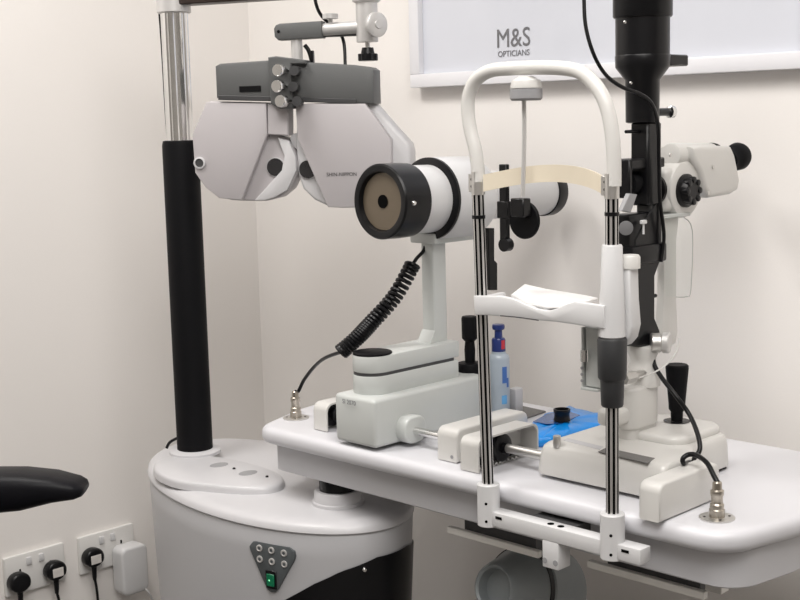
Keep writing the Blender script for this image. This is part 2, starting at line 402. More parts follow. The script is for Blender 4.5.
# ------------------------------------------------------------------ instrument table
X0, X1, Y0, Y1, TZ = -1.815, -.785, 1.407, 1.865, .80
def roundpoly(P, rad, n=8):
    out = []; N = len(P)
    for i in range(N):
        p = Vector(P[i]); a = Vector(P[i-1])-p; c = Vector(P[(i+1)%N])-p; r = rad[i] if isinstance(rad, (list,tuple)) else rad
        if r <= 0: out.append(tuple(p)); continue
        a.normalize(); c.normalize(); half = a.angle(c)/2; L_ = r/math.tan(half); cen = p+(a+c).normalized()*(r/math.sin(half))
        v0 = p+a*L_-cen; v1 = p+c*L_-cen; ang = v0.angle_signed(v1)
        for k in range(n+1):
            t_ = -ang*k/n; out.append((cen.x+v0.x*math.cos(t_)-v0.y*math.sin(t_), cen.y+v0.x*math.sin(t_)+v0.y*math.cos(t_)))
    return out
def top_outline(d, rl, rr):
    return roundpoly([(-1.783+d,Y0+d),(-.825-d,Y0+d),(-.795-d,1.54),(X1-d,1.63),(-.795-d,1.72),(-.825-d,Y1-d),(-1.783+d,Y1-d),(-1.832+d,1.72),(-1.848+d,1.63),(-1.832+d,1.54)], [rl,rr,.15,.1,.15,rr,rl,.15,.1,.15], 8)
t = thing('instrument_table', 'white instrument table with rounded corners carrying the microscope and keratometer', 'table', (-1.3, 1.63, .72))
b = MB(); b.prism(top_outline(0, .045, .065), XY(.769), (0,0,.0309), .013, 5); tt = b.build('tabletop', M['laminate'], t)
b = MB(); b.prism(roundpoly([(-1.768,Y0+.028),(-.828,Y0+.028),(-.808,1.55),(X1-.02,1.63),(-.808,1.72),(-.828,Y1-.03),(-1.768,Y1-.03)], [.012,.05,.15,.1,.15,.04,.012]), XY(.716), (0,0,.0535), .002, 1); b.build('apron', M['apron'], t)
FLX, FLY = onZ(296,417,.802).x, onZ(296,417,.802).y
for (x, y, lb) in ((FLX,FLY,0),(-.876,1.469,0)):
    b = MB(); b.lathe([(.024,.7995),(.024,.8018),(.022,.8024)], (x,y,0), seg=40); fl = b.build('socket_flange', M['steel'], t)
    for k in range(4):
        a = PI/4+k*PI/2; MB().lathe([(.0018,0),(.0018,.0006),(0,.0008)], (x+.017*math.cos(a), y+.017*math.sin(a), .8024), seg=10).build('screw', M['black'], fl)
for (pa, pb_) in (((447,529),(538,556)),((587,565.5),(704,595))):
    A = onY(*pa, 1.47); B = onY(*pb_, 1.47); z = .5*(A.z+B.z)
    b = MB(); b.box((A.x, 1.47, z-.0055),(B.x, 1.480, z+.0055), .001, 1); b.build('tray_strip', M['strip'], t, label='pale narrow strip edge below the apron')
    MB().box((A.x+.03, 1.4801, z-.002),(B.x-.012, 1.56, .7165)).build('runner', M['greylow'], t)
MB().box((-.885, 1.455, .700),(-.86, 1.475, .7165), .001, 1).build('clip', M['steel'], t)

# connectors in the flanges, each with its own cable
def connector(name, label, x, y, pts, lean=(0,0), coil=None, cat='cable'):
    o = thing(name, label, cat, (x, y, .8024))
    b = MB(); d = Vector((lean[0], lean[1], 1))
    b.lathe([(.0105,0),(.0105,.010),(.0095,.011),(.0095,.017),(.0078,.019),(.0078,.028),(.009,.030),(.009,.036),(.0065,.038),(.0062,.047),(.004,.049)], (x,y,.8024), d, 24)
    b.build('connector', M['nickel'], o)
    return o
cc = connector('coiled_cable', 'black coiled cable running from the keratometer to a metal connector at the left table end', FLX, FLY, None)
tp = Vector((FLX,FLY,.850))
K = -1.52
e = onX(427, 238, K-.015)     # where it leaves the tube
c0 = onX(413, 264, K-.02); c1 = onX(341, 352, -1.60)
midp = onX(372, 322, -1.57)
pth = [tp, onX(298.5,391,FLX+.002), onX(304,380,FLX+.012), onX(314,367,-1.72), onX(325,358,-1.66), c1]
MB().tube(pth, .0033, 10, 8).build('lead', M['black'], cc)
base = spline([c1, onX(358,337,-1.58), midp, onX(395,296,-1.55), c0], 60)
hel = []; turns = 31; N = len(base)
tot = turns*16
for i in range(tot+1):
    s_ = i/tot*(N-1); k = min(int(s_), N-2); p = base[k].lerp(base[k+1], s_-k); tg = (base[k+1]-base[k]).normalized()
    uu, vv, _ = frame_of(tg); a = 2*PI*i/16; r = .0112
    hel.append(p + uu*(r*math.cos(a)) + vv*(r*math.sin(a)))
MB().tube(hel, .0036, 8).build('coil', M['black'], cc, label='tight black spiral of cable')
MB().tube([c0, onX(417,258,K-.02), onX(424,250,K-.018), e], .0033, 10, 8).build('lead', M['black'], cc)

pc_ = connector('power_cable', 'thin black cable looping from the lamp tower down to the right metal connector', -.876, 1.469, None)
MB().tube([(-.876,1.469,.850), onX(714,476,-.883), onX(707,463,-.90), onX(697,455.5,-.925), onX(689,454.5,-.94), onX(683,458.5,-.945), onX(684,463.5,-.947), onX(690,462,-.965)], .0036, 10, 8).build('lead', M['black'], pc_)
MB().tube([onX(690,462,-.965), onX(697,455,-.962), onX(700,447,-.962), onX(697,432,-.975), onX(689,414,-1.0), onX(676,396,-1.02), onX(662,378,-1.05), onX(654,364,-1.07), onX(651.5,348,-1.08)], .0036, 10, 8).build('cord', M['black'], pc_)

# ------------------------------------------------------------------ chin rest
RL, RR, RY = -1.2095, -.9865, 1.385
t = thing('chin_rest', 'white chin rest frame with chrome rods and cream forehead band clamped to the table front', 'chin rest', (.5*(RL+RR), RY, .71))
for x in (RL, RR):
    MB().lathe([(.0155,.741),(.0168,.742),(.0168,.8035),(.0155,.805),(.0075,.805)], (x,RY,0), seg=40).build('clamp_block', M['white'], t)
    for z in (.778,.751):
        a = math.radians(-62); d = Vector((math.cos(a), math.sin(a), 0)); MB().lathe([(.0022,0),(.0022,.0006)], Vector((x,RY,z))+d*.0165, d, 12).build('grub_screw', M['hole'], t)
bar = MB().box((RL-.01, RY-.009, .744),(RR+.051, RY+.016, .766), .0015, 2).build('crossbar', M['white'], t)
for x in (RL+.026, RR+.026):
    MB().box((x-.005, RY-.0096, .757),(x+.007, RY-.0088, .761)).build('slot', M['hole'], bar)
for x in (RL+.115, RL+.133):
    MB().lathe([(.005,0),(.005,.0006)], (x, RY+.002, .766), (0,0,1), 16).build('bolt_hole', M['hole'], bar)
hb = MB().box((-1.102, RY-.009, .704),(-1.073, RY+.02, .7445), .002, 2).build('mounting_block', M['white'], t)
for x in (-1.097, -1.078):
    MB().lathe([(.0042,0),(.0042,.0006)], (x, RY-.009, .7145), (0,-1,0), 20).build('bolt_hole', M['midgrey'], hb)
MB().box((-1.14, RY+.015, .74),(-1.06, RY+.05, .7655)).build('clamp_plate', M['greylow'], t)
flute(MB(), RL, RY, .79, 1.247, .0088, 8, .0020, -.0115, M['hole'], M['rod']).build('rod', M['rod'], t, ang=25)
flute(MB(), RR, RY, .79, 1.247, .0088, 8, .0020, 0, M['hole'], M['rod']).build('rod', M['rod'], t, ang=25)
for x, z in ((RL, 1.200),(RR,1.212)):
    MB().cyl((x-.0105*(x==RL),RY,z-.0025),(x-.0105*(x==RL),RY,z+.0025),.0098).build('stop_ring', M['black'], t)
for x in (RL-.0105, RR):
    b = MB(); b.box((x-.014,RY-.006,1.236),(x-.001,RY+.012,1.262),.001,1); b.cyl((x,RY,1.232),(x,RY,1.265),.0098); cl = b.build('band_clamp', M['steel'], t)
    for z in (1.244,1.254): MB().lathe([(.002,0),(0,.001)], (x-.0075,RY-.006,z), (0,-1,0), 10).build('screw', M['black'], cl)
# arch
arch = [(478.5,182),(477.5,165),(475,148),(470.5,130),(468,112),(469,95),(476,80),(490,71),(510,68.5),(540,67.5),(565,68.5),(582,73),(596,86),(605,102),(610,120),(613,142),(614,165),(614,186)]
pts = [onY(x, y, RY) for x, y in arch]
MB().tube(pts, .0098, 16, 5).build('arch', M['warm'], t)
# forehead band: bows backwards between the rods and arches in height
b = MB(); n = 24; fr_, bk = [], []
for k in range(n+1):
    s_ = k/n; x = RL+.004 + (RR-RL-.012)*s_; bow = 4*s_*(1-s_); y = RY - .004 + .035*bow**.8
    z = 1.249 + .015*bow + (-.003*s_)
    row = [b.bm.verts.new((x, y-.0015, z-.0120)), b.bm.verts.new((x, y-.0015, z+.0120)), b.bm.verts.new((x, y+.0015, z+.0120)), b.bm.verts.new((x, y+.0015, z-.0120))]
    fr_.append(row)
for A, B in zip(fr_, fr_[1:]):
    for j in range(4): b.face([A[j], A[(j+1)%4], B[(j+1)%4], B[j]])
b.face(fr_[0]); b.face(fr_[-1][::-1]); b.build('forehead_band', M['cream'], t, label='cream curved forehead band')
# knob hanging under the arch, thin rod, fixation target
kx = onY(526, 80, RY)
b = MB(); b.lathe([(.010,.016),(.020,.010),(.0215,.004),(.0215,0)], (kx.x,RY,kx.z-.011), (0,0,1)); kb = b.build('arch_knob', M['warm'], t)
MB().lathe([(.0225,0),(.0225,-.013),(.020,-.016)], (kx.x,RY,kx.z-.012), (0,0,1)).build('knob_base', M['midgrey'], kb)
rb = onY(521, 194, RY)
MB().tube([(kx.x-.004,RY,kx.z-.026),(kx.x-.006,RY+.002,kx.z-.08),(rb.x,RY+.004,rb.z-.004)], .0032, 10, 6).build('fixation_rod', M['alu'], t)
q = onY(519, 207.5, RY)
MB().box((q.x-.012,RY-.005,q.z-.013),(q.x+.012,RY+.012,q.z+.013),.0015,1).build('fixation_joint', M['black'], t)
q = onY(524.5, 220, RY+.018)
MB().lathe([(.0255,0),(.027,.0015),(.027,.0045),(.0255,.006)], (q.x,RY+.015,q.z), (0,1,0)).build('occluder_disc', M['matte'], t, label='round black occluder disc')
q = onY(504, 167, RY+.048); q2_ = onY(506, 250, RY+.048)
b = MB(); b.box((q.x-.007,RY+.044,q2_.z+.004),(q.x+.007,RY+.052,q.z+.004),.001,1)
b.box((q.x-.011,RY+.043,q.z-.075),(q.x+.010,RY+.055,q.z-.05),.001,1); b.lathe([(.010,0),(.010,.012)], (q.x+.003,RY+.041,q2_.z+.008), (0,1,0), 20); b.build('fixation_bar', M['black'], t)
# chin tray: closed shape with scooped top, seen from the front
topl = [(473,296),(500,296),(513,299),(524,304),(536,309),(548,311),(558,308),(566,304),(574,301.5),(585,303),(604,306)]
botl = [(604,329),(592,328),(575,325),(555,322),(530,320),(505,317),(487,315.5),(474,315)]
poly = [onY(x, y, RY-.020) for x, y in topl+botl]
xs = poly
b = MB(); b.prism([(p.x,p.z) for p in poly], XZ(RY-.020), (0,.010,0), .003, 2)
tray = b.build('tray_front', M['white'], t)
b = MB(); xa, xb = poly[0].x, poly[len(topl)-1].x
b.prism(rrect(xa, RY-.012, xb, RY+.045, .012), XY(1.066), (0,0,.008), .002, 2)
b.box((xa, RY-.014, 1.062),(xa+.010, RY+.042, poly[0].z-.001), .002, 2)
b.build('chin_tray', M['white'], t)
# white height housing right of the sleeve
hs = [(633,268),(634,300),(636,325),(633,338),(627,345),(618,347),(600,345),(600,330),(610,300),(616,268)]
b = MB(); pl = [onY(x, y, RY+.02) for x, y in hs]; b.prism([(p.x,p.z) for p in pl], XZ(RY+.012), (0,.022,0), .004, 3); A1, B1 = onY(500,316.2,RY-.0205), onY(538,320.4,RY-.0205)
MB().tube([(A1.x,RY-.0195,A1.z+.0005),((A1.x+B1.x)/2,RY-.0195,(A1.z+B1.z)/2+.0012),(B1.x,RY-.0195,B1.z)], .0009, 6, 4).build('seam_line', M['greylow'], tray)
hh = b.build('height_housing', M['white'], t)
pq = onY(631.5, 262, RY+.02); MB().lathe([(.0135,-.009),(.0135,.006),(.0115,.009)], (pq.x-.005,RY+.024,pq.z)).build('housing_cap', M['warm'], hh)
# sleeve & grip on the right rod
MB().lathe([(.0150,1.046),(.0178,1.049),(.0172,1.08),(.0138,1.169),(.0125,1.1715),(.0085,1.1715)], (RR,RY,0), seg=40).build('height_sleeve', M['white'], t)
b = MB(); b.lathe([(.0135,.953),(.0150,.955),(.0162,.989),(.0175,.9905),(.0192,.993),(.0200,1.044),(.0185,1.047)], (RR,RY,0), seg=40)
b.build('height_grip', M['dgrip'], t, label='dark grey twist grip')
# metal elevation bracket beneath the tray
A = onY(581, 330, RY+.02); B = onY(602, 392, RY+.02)
b = MB(); b.box((A.x,RY+.02,B.z),(A.x+.004,RY+.05,A.z+.004),.0008,1); b.box((A.x+.006,RY+.022,B.z+.004),(B.x,RY+.045,A.z+.004),.001,1); b.box((A.x,RY+.018,B.z-.001),(A.x+.030,RY+.05,B.z+.003),.0008,1)
br = b.build('elevation_bracket', M['cool'], t)
b = MB(); z = onY(578, 353, RY+.03).z
b.cyl((A.x-.006,RY+.035,z),(A.x,RY+.035,z),.006,seg=20,bev=.001); b.build('bracket_knob', M['steel'], br)
MB().cyl((A.x+.012,RY+.012,z-.006),(A.x+.012,RY+.012,z+.010),.006,seg=20).build('bracket_roller', M['chrome'], br)
for k in range(3): MB().lathe([(.0022,0),(.0022,.001)], (A.x+.003,RY+.018,B.z+.012+k*.009), (0,-1,0), 10).build('rivet', M['midgrey'], br)

# chin papers lying on the tray
pa = [(512,291),(524,285),(537,288.5),(560,293),(580,294),(600,293),(600,296),(588,299),(570,302.5),(552,302.5),(535,298.5),(522,294)]
b = MB()
outl = [onZ(x, y, 1.087) for x, y in [(511,293),(524,285.5),(545,288),(585,292),(598,295),(588,299.5),(566,304),(545,303),(528,298)]]
cen = sum(outl, Vector())/len(outl)
b = MB(); rings = []
for k, dz in enumerate((-.007,-.003,0,.0015)):
    f_ = .8 if k == 0 else (1 if k < 3 else .97)
    rings.append([b.bm.verts.new((cen.x+(p.x-cen.x)*f_, max(cen.y+(p.y-cen.y)*f_, RY-.008), 1.083+dz+.002*math.sin(i*1.4)+.003*((p.x-cen.x)/.1)**2*(1 if p.x < cen.x else .2))) for i, p in enumerate(outl)])
for A_, B_ in zip(rings, rings[1:]):
    for k in range(len(outl)): l = (k+1) % len(outl); b.face([A_[k], A_[l], B_[l], B_[k]])
b.face(rings[0][::-1]); b.face(rings[-1])
o = b.build('chin_paper', M['tissue'], None, origin=(cen.x,cen.y,1.075)); tag(o, 'small pad of white chin papers lying on the chin rest tray', 'paper')

# ------------------------------------------------------------------ slit lamp microscope
def railcap(parent, x0, x1, y0, y1, h, m, name='rail_cover', open_side=None):
    prof = []
    r = .014
    poly = [(y0, .8012)]
    for k in range(7): a = PI - PI/2*k/6; poly.append((y0+r+r*math.cos(a), .8+h-r+r*math.sin(a)))
    for k in range(7): a = PI/2 - PI/2*k/6; poly.append((y1-r+r*math.cos(a), .8+h-r+r*math.sin(a)))
    poly.append((y1, .8012))
    if open_side is None:
        return MB().prism(poly, YZ(x0), (x1-x0,0,0), .004, 3).build(name, m, parent)
    # hollow shell open toward +X with an inner dark liner
    th = .003; b = MB()
    b.prism(poly, YZ(x0), (th,0,0), .0012, 1)
    cyy = .5*(y0+y1)
    inner = [(cyy+(p[0]-cyy)*(1-2*th/(y1-y0)), p[1]-th if i not in (0, len(poly)-1) else p[1]) for i, p in enumerate(poly)]
    n = len(poly)
    va = [b.bm.verts.new((x0+th*.5, *p)) for p in poly]; vb = [b.bm.verts.new((x1, *p)) for p in poly]; vc = [b.bm.verts.new((x1, *p)) for p in inner]; vd = [b.bm.verts.new((x0+th*.5, *p)) for p in inner]
    for i in range(n-1):
        b.face([va[i], va[i+1], vb[i+1], vb[i]]); b.face([vb[i], vb[i+1], vc[i+1], vc[i]]); b.face([vc[i], vc[i+1], vd[i+1], vd[i]])
    c = b.build(name, m, parent)
    return c
S = thing('slit_lamp', 'white slit lamp microscope with black lamp tower and joystick on the right of the table', 'slit lamp', (-1.09, 1.58, .80))
SB = M['warm']
railcap(S, -.953, -.919, 1.397, 1.548, .054, SB)
lc = railcap(S, -1.302, -1.264, 1.425, 1.572, .054, SB, open_side=1)
MB().lathe([(.022,-1.298),(.022,-1.272),(.019,-1.270),(.009,-1.270),(.009,-1.262)], (0,1.493,.8265), (1,0,0), 36).build('rail_wheel', M['black'], lc)
b = MB()
for k in range(14): b.box((-1.282, 1.435+k*.0098, .8012),(-1.272, 1.4395+k*.0098, .8062))
b.box((-1.282,1.43,.8008),(-1.272,1.567,.803)); b.build('rack', M['steel'], lc, label='toothed metal rack')
MB().box((-1.298,1.46,.8012),(-1.290,1.565,.812)).build('rail_pad', M['black'], lc)
MB().cyl((-1.27,1.493,.8275),(-.95,1.493,.8275),.0076,seg=24).build('axle', M['steel'], S)
# base
def base_sec(z, g): return roundpoly([(-1.190+g*1.4,1.471+g),(-.961-g*.3,1.471+g),(-.961-g*.3,1.55),(-.988-g*.5,1.60),(-.988-g*.5,1.70-g*.5),(-1.190+g*1.4,1.70-g*.5)], [.016,.01,.03,.03,.018,.016], 6)
b = MB(); rings = []
for z, g in ((.806,0),(.809,-.001),(.838,.0015),(.848,.004),(.853,.008),(.8555,.014)):
    rings.append([b.bm.verts.new((x,y,z)) for x,y in base_sec(z,g)])
for A_, B_ in zip(rings, rings[1:]):
    for k in range(len(A_)): l=(k+1)%len(A_); b.face([A_[k],A_[l],B_[l],B_[k]])
b.face(rings[-1]); b.face(rings[0][::-1]); sb = b.build('base', SB, S)
b = MB()
for x in (-1.16,-1.006):
    for y in (1.505,1.681): b.box((x-.012,y-.012,.800),(x+.012,y+.012,.807))
b.build('slide_feet', M['black'], S)
b = MB(); b.prism(rrect(-1.125,1.575,-1.002,1.708,.03,8), XY(.85), (0,0,.017), .007, 4); b.build('rear_deck', SB, S)
MB().box((-1.083,1.462,.8556),(-.99,1.478+.022,.8566)).build('label_strip', M['midgrey'], S) if False else None
q0 = onZ(597,453,.856); q1_ = onZ(657,462,.856)
b = MB(); b.prism([(onZ(x,y,.856).x, onZ(x,y,.856).y) for x,y in ((598,451.5),(606,447.5),(655,458),(648,463))], XY(.8552), (0,0,.0007)); b.build('scale_plate', M['slate'], S)
b = MB(); b.prism([(onZ(x,y,.856).x, onZ(x,y,.856).y) for x,y in ((563,440),(568,438),(603,446.5),(600,449.5))], XY(.8552), (0,0,.0008)); b.build('guide_groove', M['apron'], S)
q = onZ(557,444,.855); MB().cyl((q.x,q.y,.85),(q.x,q.y,.868),.0058,seg=20,bev=.0008).build('lock_screw', M['steel'], S)
a = onY(582,470,1.476); b_ = onY(604,476,1.476)
MB().box((a.x,1.4755,.823),(b_.x,1.479,.829)).build('nameplate', M['greylow'], S, label='small dark nameplate')
# joystick
J = Vector((-1.068, 1.670, .8665))
MB().lathe([(.0175,0),(.0205,.0016),(.012,.002)], J).build('joystick_boot', M['black'], S)
MB().lathe([(.0085,0),(.0095,.010),(.0095,.016),(.0125,.020),(.0130,.03),(.0178,.085),(.0175,.0885),(.0155,.0905)], J).build('joystick', M['matte'], S, label='tapered black joystick')
# column blocks
TX2, TY2 = -1.09, 1.615
b = MB(); b.prism(rrect(-1.117,1.562,-1.075,1.630,.012), XY(.85), (0,0,.04), .004, 3); b.build('column_foot', SB, S)
b = MB(); b.prism(rrect(-1.116,1.520,-1.080,1.60,.014,6), XY(.882), (0,0,.024), .006, 3); b.prism(rrect(-1.121,1.556,-1.071,1.635,.02,8), XY(.870), (0,0,.066), .006, 3); b.build('column_block', SB, S)
b = MB(); b.lathe([(.026,.932),(.026,.945),(.02,.962),(.02,.975),(.026,.988),(.026,.995)], (TX2,TY2-.005,0), seg=40); b.build('swivel_neck', SB, S)
b = MB(); b.cyl((TX2+.01,TY2-.07,.953),(TX2+.01,TY2-.045,.953),.0095,seg=6); b.cyl((TX2+.01,TY2-.05,.953),(TX2+.01,TY2,.953),.007); b.build('neck_bolt', M['steel'], S)
MB().tube([onX(679,338,-1.05),onX(676,352,-1.05),onX(668,363,-1.05),onX(655,372,-1.05),onX(640,378,-1.07)], .0012, 8, 8).build('curved_guard', M['warm'], S)
# illumination tower (black)
def zt(y): return onX(645, y, TX2).z
def rr(w): return w/2/666
T_ = (TX2-.003, TY2-.003, 0)
MB().lathe([(rr(58),zt(-60)),(rr(58),zt(16)),(rr(56),zt(17.5)),(rr(52),zt(17.6))], T_, seg=48).build('lamp_housing', M['black'], S)
MB().lathe([(rr(53),zt(17)),(rr(53),zt(55)),(rr(50),zt(56))][::1], T_, seg=48).build('lamp_sleeve', M['black'], S)
b = MB(); b.lathe([(rr(53),zt(55)),(rr(54),zt(56)),(rr(53),zt(67)),(rr(34),zt(80)),(rr(33),zt(122)),(rr(28),zt(123))], T_, seg=40)
b.box((TX2-.015,TY2+.01,zt(66)),(TX2+.022,TY2+.082,zt(54.5)),.002,1); b.build('lamp_collar', M['black'], S)
for (x, y) in ((626,22),(632,83)):
    q = onX(x, y, TX2+.028); MB().lathe([(.0022,0),(0,.0012)], (q.x-.002,q.y,q.z), (1,-.6,0), 10).build('screw', M['chrome'], S)
q = onX(664, 112, TX2+.005); b = MB(); b.cyl((TX2,TY2+.01,q.z),(TX2,TY2+.062,q.z),.006,seg=20); b.build('knob_shaft', M['black'], S)
MB().lathe([(.0045,0),(.0095,.003),(.0095,.010),(.008,.012)], (TX2,TY2+.06,q.z), (0.2,1,0), 14).build('lamp_knob', M['chrome'], S)
b = MB(); b.box((TX2-.016,TY2-.016,zt(205)),(TX2+.016,TY2+.02,zt(122)),.003,1); b.cyl((TX2,TY2-.05,zt(131)),(TX2,TY2,zt(131)),.0025,seg=12); b.build('filter_column', M['black'], S)
b = MB()
b.box((TX2-.03,TY2-.055,zt(168)),(TX2+.012,TY2+.035,zt(158)),.002,1)
b.box((TX2-.012,TY2-.058,zt(196)),(TX2+.012,TY2-.050,zt(158)),.0015,1)
b.box((TX2-.02,TY2+.010,zt(262)),(TX2+.016,TY2+.021,zt(158)),.002,1); b.build('yoke', M['black'], S)
b = MB(); b.cyl((TX2-.01,TY2-.035,zt(183)),(TX2-.01,TY2+.03,zt(183)),.018,seg=28,bev=.002); b.build('slit_drum', M['matte'], S)
b = MB(); b.box((TX2-.022,TY2-.058,zt(258)),(TX2+.012,TY2-.005,zt(212)),.004,2); b.box((TX2-.03,TY2-.062,zt(262)),(TX2+.02,TY2+.03,zt(243)),.004,2); b.build('prism_box', M['black'], S)
q = onX(630, 202, TX2+.006)
b = MB(); pm = [(onX(x,y,TX2+.014)) for x,y in ((622,211),(630,193.5),(637.5,194.5),(631,212.5))]
b.prism([(p.y,p.z) for p in pm], YZ(TX2+.006), (.008,0,0), .0008, 1); b.build('mirror', M['midgrey'], S, label='tilted silver grey mirror')
q = onX(626, 228, TX2+.013); MB().lathe([(.0105,0),(.0105,.0035),(.009,.004)], q, (.5,-.8,0), 28).build('viewing_disc', M['reticule'], S)
q = onX(644, 222, TX2+.022); b = MB(); b.box((q.x-.004,q.y-.006,q.z-.003),(q.x+.002,q.y+.006,q.z+.003),.001,1); b.cyl((q.x-.001,q.y,q.z-.018),(q.x-.001,q.y,q.z),.0017,seg=12); b.build('tilt_peg', M['white'], S)
b = MB(); b.box((TX2-.012,TY2-.006,zt(215)),(TX2+.012,TY2+.012,zt(193)),.002,1); b.build('tilt_arm', M['dgrip'], S)
# black support arm down to the pivot
b = MB(); pg = [(onX(x,y,TX2+.012)) for x,y in ((634,240),(656,200),(659,262),(654,276),(654,318),(659,330),(660,346),(624,346),(622,341),(634,330),(634,300))]
b.prism([(p.y,p.z) for p in pg], YZ(TX2-.012), (.026,0,0), .002, 1); b.build('tower_arm', M['black'], S)
for y in (268, 296.5):
    q = onX(659, y, TX2+.012); MB().cyl((q.x-.01,q.y-.004,q.z),(q.x-.01,q.y+.006,q.z),.003,seg=12).build('arm_stud', M['black'], S)
q = onX(660, 343, -1.06)
b = MB(); b.lathe([(.013,0),(.015,.002),(.015,.014),(.013,.016)], (q.x-.012,q.y-.008,q.z), (.75,.65,0), 28); b.build('pivot_knob', M['steel'], S)
b = MB(); b.lathe([(.0125,0),(.016,.002),(.016,.010),(.014,.012)], (q.x,q.y+.006,q.z), (.75,.3,0), 24); b.lathe([(.004,0),(.004,.001)], (q.x+.010,q.y+.010,q.z), (.75,.3,0), 12); b.build('pivot_knob', M['alu'], S)
# microscope on its white arm
MX = -1.095
b = MB(); pg = [onX(x,y,MX) for x,y in ((660,217),(676,217),(673.5,240),(673.5,300),(675,330),(673,343),(660,350),(659,330),(661,290),(661,240))]
b.prism([(p.y,p.z) for p in pg], YZ(MX-.008), (.014,0,0), .003, 2); b.build('microscope_arm', SB, S)
b = MB(); q = onX(670, 215, MX); b.box((MX-.03,q.y-.040,q.z-.003),(MX+.015,q.y+.035,q.z+.003),.001,1); b.build('head_plate', M['cool'], S)
q = onX(679, 189, MX)
b = MB(); b.cyl((MX-.035,q.y,q.z),(MX+.014,q.y,q.z),.0445,seg=48,bev=.007)
b.box((MX-.035,q.y-.048,q.z-.034),(MX+.010,q.y+.01,q.z+.036),.012,4); hd = b.build('microscope_head', SB, S)
MB().lathe([(.024,0),(.024,.006),(.02,.008),(.018,.002),(0,.002)], (MX-.014,q.y-.048,q.z+.002), (0,-1,0), 32).build('objective_lens', M['black'], hd)
kn_ = MB(); kn_.lathe([(.026,0),(.026,.008),(.022,.010),(.020,.018),(.018,.020)], (MX+.010,q.y-.005,q.z-.002), (1,0,0), 40)
for k in range(8):
    a = 2*PI*k/8; kn_.cyl((MX+.018,q.y-.005+.017*math.cos(a),q.z-.002+.017*math.sin(a)),(MX+.032,q.y-.005+.017*math.cos(a),q.z-.002+.017*math.sin(a)),.005,seg=12,bev=.001)
kn_.build('magnification_knob', M['black'], hd, label='fluted black magnification knob')
ta = onX(652, 158, MX)
b = MB(); zz = onX(675,155,MX).z
b.cyl((MX-.005,q.y-.018,zz),(MX-.005,q.y+.10,zz-.004),.019,seg=32,bev=.004); b.build('upper_barrel', SB, hd)
pm = [onX(x,y,MX+.02) for x,y in ((692,147),(701,145),(731,146),(735,155),(740,180),(738,190),(731,194.5),(710,198),(705,190),(700,172),(692,158))]
b = MB(); b.prism([(p.y,p.z) for p in pm], YZ(MX-.040), (.062,0,0), .008, 4); pb2 = b.build('prism_housing', SB, hd)
for x_ in (MX-.002, MX-.05):
    e0 = onX(730, 163, MX); e1 = onX(742, 158, MX); dd = (e1-e0); dd.x = 0
    MB().lathe([(.018,0),(.018,.012),(.021,.016),(.023,.034),(.021,.040),(.013,.038),(.012,.03),(0,.03)], (x_,e0.y-.004,e0.z+.004), dd, 36).build('eyepiece', M['matte'], hd, label='black rubber eyecup')
for x, y in ((713,167),(708,193),(676,155)):
    p = onX(x, y, MX+.0225); MB().lathe([(.0032,0),(.0032,.0015),(0,.002)], (p.x if x != 676 else MX+.0125,p.y,p.z), (1,0,0), 14).build('screw', M['steel'], hd)
# clear breath shield
sh = [onX(x,y,MX+.02) for x,y in ((665,217),(683,217),(692,231),(690.5,289),(686,296.5),(676,297),(666,296))]
b = MB(); b.prism([(p.y,p.z) for p in sh], YZ(MX+.019), (.0015,0,0)); gs = b.build('breath_shield', M['glass'], S, label='clear plastic breath shield')
MB().tube([p+Vector((.0007,0,0)) for p in sh[1:6]], .0008, 6, 4).build('shield_rim', M['edge'], gs)
# upper cable
MB().tube([onX(584,-40,-1.09), onX(584,0,-1.085), onX(586,28,-1.08), onX(594,55,-1.07), onX(606,75,-1.065), onX(622,87,-1.058), onX(640,94,-1.050), onX(652,104,-1.048), onX(658,125,-1.058), onX(659,160,-1.065), onX(660,200,-1.066), onX(664,235,-1.068), onX(661,262,-1.07)], .0028, 10, 8).build('lamp_cable', M['black'], S)

# ------------------------------------------------------------------ keratometer
KB = M['cool']
kt = thing('keratometer', 'white keratometer with black ringed brown front disc on the left of the table', 'keratometer', (-1.535, 1.55, .80))
b = MB(); b.prism(rrect(-1.576, 1.412, -1.477, 1.688, .008, 5), XY(.806), (0,0,.082), .007, 3)
bb = b.build('base', KB, kt)
b = MB(); b.box((-1.58,1.46,.8),(-1.55,1.49,.807)); b.box((-1.53,1.46,.8),(-1.505,1.49,.807)); b.box((-1.58,1.64,.8),(-1.505,1.67,.807)); b.build('slide_feet', M['black'], kt)
b = MB(); b.prism(rrect(-1.556,1.680,-1.497,1.742,.008), XY(.808), (0,0,.052), .004, 2); b.build('rear_step', KB, kt)
b = MB(); b.prism(rrect(1.459,.806,1.511,.852,.020,6), YZ(-1.48), (.026,0,0), .004, 3); b.build('axle_boss', KB, kt)
MB().cyl((-1.66,1.483,.8275),(-1.36,1.483,.8275),.0068,seg=24).build('axle', M['chrome'], kt)
cl = railcap(kt, -1.680, -1.645, 1.455, 1.60, .050, M['warm'], open_side=1)
MB().lathe([(.022,-1.674),(.022,-1.658),(.012,-1.656),(.012,-1.646)], (0,1.483,.8265), (1,0,0), 36).build('rail_wheel', M['black'], cl)
MB().box((-1.6765,1.459,.8012),(-1.675,1.596,.846)).build('liner', M['black'], cl)
railcap(kt, -1.372, -1.328, 1.447, 1.625, .055, M['warm'])
q = onY(452, 457, 1.447); MB().lathe([(.003,0),(.003,.0006)], (q.x,1.4468,q.z), (0,-1,0), 12).build('screw', M['midgrey'], kt)
DX, DY = -1.532, 1.463; dr = .034
def stadium(x0, y0, y1, r, n=14):
    return [(x0+r*math.cos(PI+PI*k/n), y0+r*math.sin(PI+PI*k/n)) for k in range(n+1)] + [(x0+r, y1), (x0-r, y1)]
